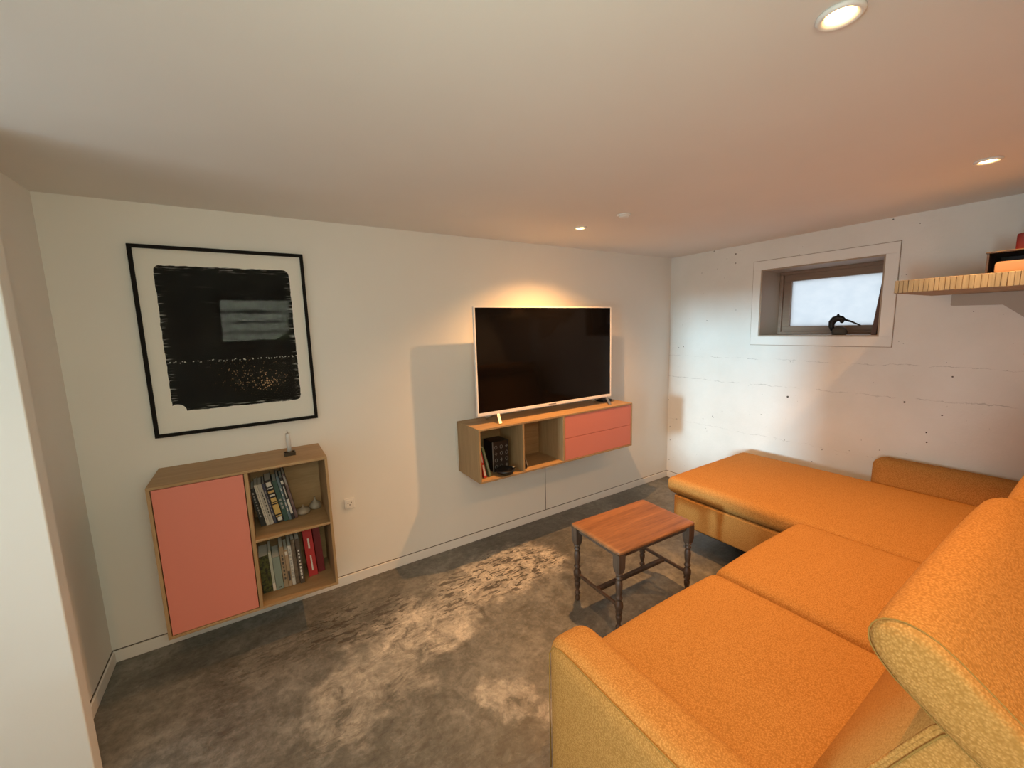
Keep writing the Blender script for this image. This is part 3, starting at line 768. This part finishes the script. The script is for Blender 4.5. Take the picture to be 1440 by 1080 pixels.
# ------------------------------------------------------------------ rough shelf in the corner above the sofa
sx0, sy1, sz0, sz1 = 2.850, .754, 1.693, 1.757
SH = thing('rough_shelf', 'thick rough sawn wooden shelf with grooved end in the corner', 'shelf', (W, .2, 1.68))
M_shelf = m_wood('pale_sawn_wood', (.42, .34, .25), (.32, .25, .18), 1., 'X', .75)
M_shelfend = m_wood('sawn_end_grain', (.20, .20, .165), (.135, .135, .11), 1.3, 'Z', .85)
M_shelfgap = mat('dark_saw_groove', (.085, .062, .04), .9)
box('board', (sx0+.006, YR+.002, sz0), (W-.009, sy1, sz1), M_shelf, SH, bev=.002)
box('end_backing', (sx0+.0035, YR+.002, sz0+.001), (sx0+.0058, sy1-.0005, sz1-.001), M_shelfgap, SH)
yy = sy1
i = 0
while yy > YR+.02:
    wv = random.uniform(.016, .0215); gp = random.uniform(.0010, .0026)
    dx = random.uniform(0, .0016)
    rot = Matrix.Rotation(random.uniform(-.03, .03), 3, 'X')
    box('end_grain_block', (sx0+dx, max(YR+.003, yy-wv+gp), sz0+random.uniform(.0003, .002)), (sx0+.0045, yy-.0003, sz1-random.uniform(.0003, .0015)), M_shelfend, SH, bev=.0008, seg=1, rot=rot, piv=(sx0, yy-wv/2, (sz0+sz1)/2))
    yy -= wv
prism('wall_bracket', [(.665, 1.692), (.665, 1.630), (.655, 1.627), (.464, 1.625), (.30, 1.475), (.05, 1.40), (.05, 1.692)], 0, W-.030, W-.0092, mat('shaded_white_bracket', (.42, .38, .33), .7), SH, bev=.002)  # whitish bracket; the shade under the shelf is put into its grey
adopt(SH)
PF = thing('dark_tray', 'dark open fronted case standing on the rough shelf', 'case', (3.14, .33, sz1))
M_tray = mat('dark_brown_lacquer', (.035, .022, .016), .4)
ztr = sz1+.0005
X0, X1, Y0, Y1 = 2.985, 3.26, .10, .466
bm = bmesh.new()
bm_box(bm, (X0, Y1-.008, ztr), (X1, Y1, ztr+.098), .001); bm_box(bm, (X1-.008, Y0, ztr), (X1, Y1-.008, ztr+.098), .001); bm_box(bm, (X0, Y0, ztr), (X1-.008, Y0+.008, ztr+.098), .001)
bm_box(bm, (X0, Y0+.008, ztr), (X1-.008, Y1-.008, ztr+.004))
bm_obj('case_shell', bm, M_tray, PF)
box('lid', (X0-.004, Y0-.004, ztr+.098), (X1+.004, Y1+.003, ztr+.103), M_tray, PF, bev=.001)
box('lid_edge', (X0-.0055, Y0-.004, ztr+.1032), (X1+.004, Y1+.003, ztr+.1048), mat('brass_edge', (.30, .21, .11), .5, .4), PF)
adopt(PF)
tag(cushion('pale_card_block', (2.966, .12, ztr), (2.979, .436, ztr+.056), (.006, .014, .014), mat('peach_card', (.27, .175, .115), .7), None, n=8), 'peach rounded card standing before the dark case', 'card')
tag(cushion('red_box', (3.06, .12, ztr+.1052), (3.19, .392, ztr+.185), (.006, .008, .008), mat('deep_red_lacquer', (.20, .014, .012), .6), None, n=6), 'deep red box on top of the dark case', 'box')

# ------------------------------------------------------------------ things on the window sill
zsill = wz0+k+.0005
FG = thing('sill_figurine', 'small dark figurine with arched neck and long thin beak on sill', 'figurine', (3.60, 1.23, zsill))
bm = bmesh.new(); bmesh.ops.create_icosphere(bm, subdivisions=3, radius=1.)
for v in bm.verts:
    q = v.co.copy(); f_ = 1+.10*math.sin(q.x*5+q.y*7)*math.cos(q.z*6)
    v.co = Vector((q.x*.034*f_, q.y*.046*f_, max(-.020, q.z*.042*f_)))
    v.co += Vector((3.60, 1.232, zsill+.0202))
bm_obj('rock_base', bm, mat('dark_stone', (.075, .060, .045), .8), FG, True)
M_fig = mat('black_iron', (.014, .012, .011), .5, .3)
tube('arched_neck', [(3.60, 1.272, zsill+.030), (3.60, 1.284, zsill+.060), (3.60, 1.282, zsill+.090), (3.60, 1.266, zsill+.112), (3.60, 1.245, zsill+.120), (3.60, 1.222, zsill+.114), (3.60, 1.205, zsill+.106)], [.013, .017, .021, .023, .022, .019, .010], M_fig, FG, 12)
tube('beak', [(3.60, 1.212, zsill+.110), (3.60, 1.165, zsill+.092), (3.60, 1.112, zsill+.064)], [.008, .006, .004], M_fig, FG, 8)
lathe('crest', [(.006, 0), (.009, .006), (.004, .016)], (3.60, 1.247, zsill+.134), M_fig, FG, 10)
lathe('wing_lump', [(.006, 0), (.013, .008), (.012, .020), (.005, .027)], (3.60, 1.222, zsill+.083), M_fig, FG, 10)
adopt(FG)
LB = thing('leaning_board', 'dark reddish brown board leaning in the window corner', 'board', (3.62, 1.02, zsill))
R_ = Matrix.Rotation(math.radians(5.5), 3, 'X')
M_brd = m_wood('dark_red_board', (.24, .085, .04), (.12, .042, .022), 1., 'Z', .5)
box('panel', (3.585, 1.022, zsill), (3.70, 1.043, zsill+.345), M_brd, LB, .001, 1, R_, (3.6, 1.04, zsill))
box('edge_strip', (3.577, 1.020, zsill), (3.585, 1.046, zsill+.350), mat('red_brown_edge', (.11, .042, .022), .5), LB, .001, 1, R_, (3.6, 1.04, zsill))
adopt(LB)
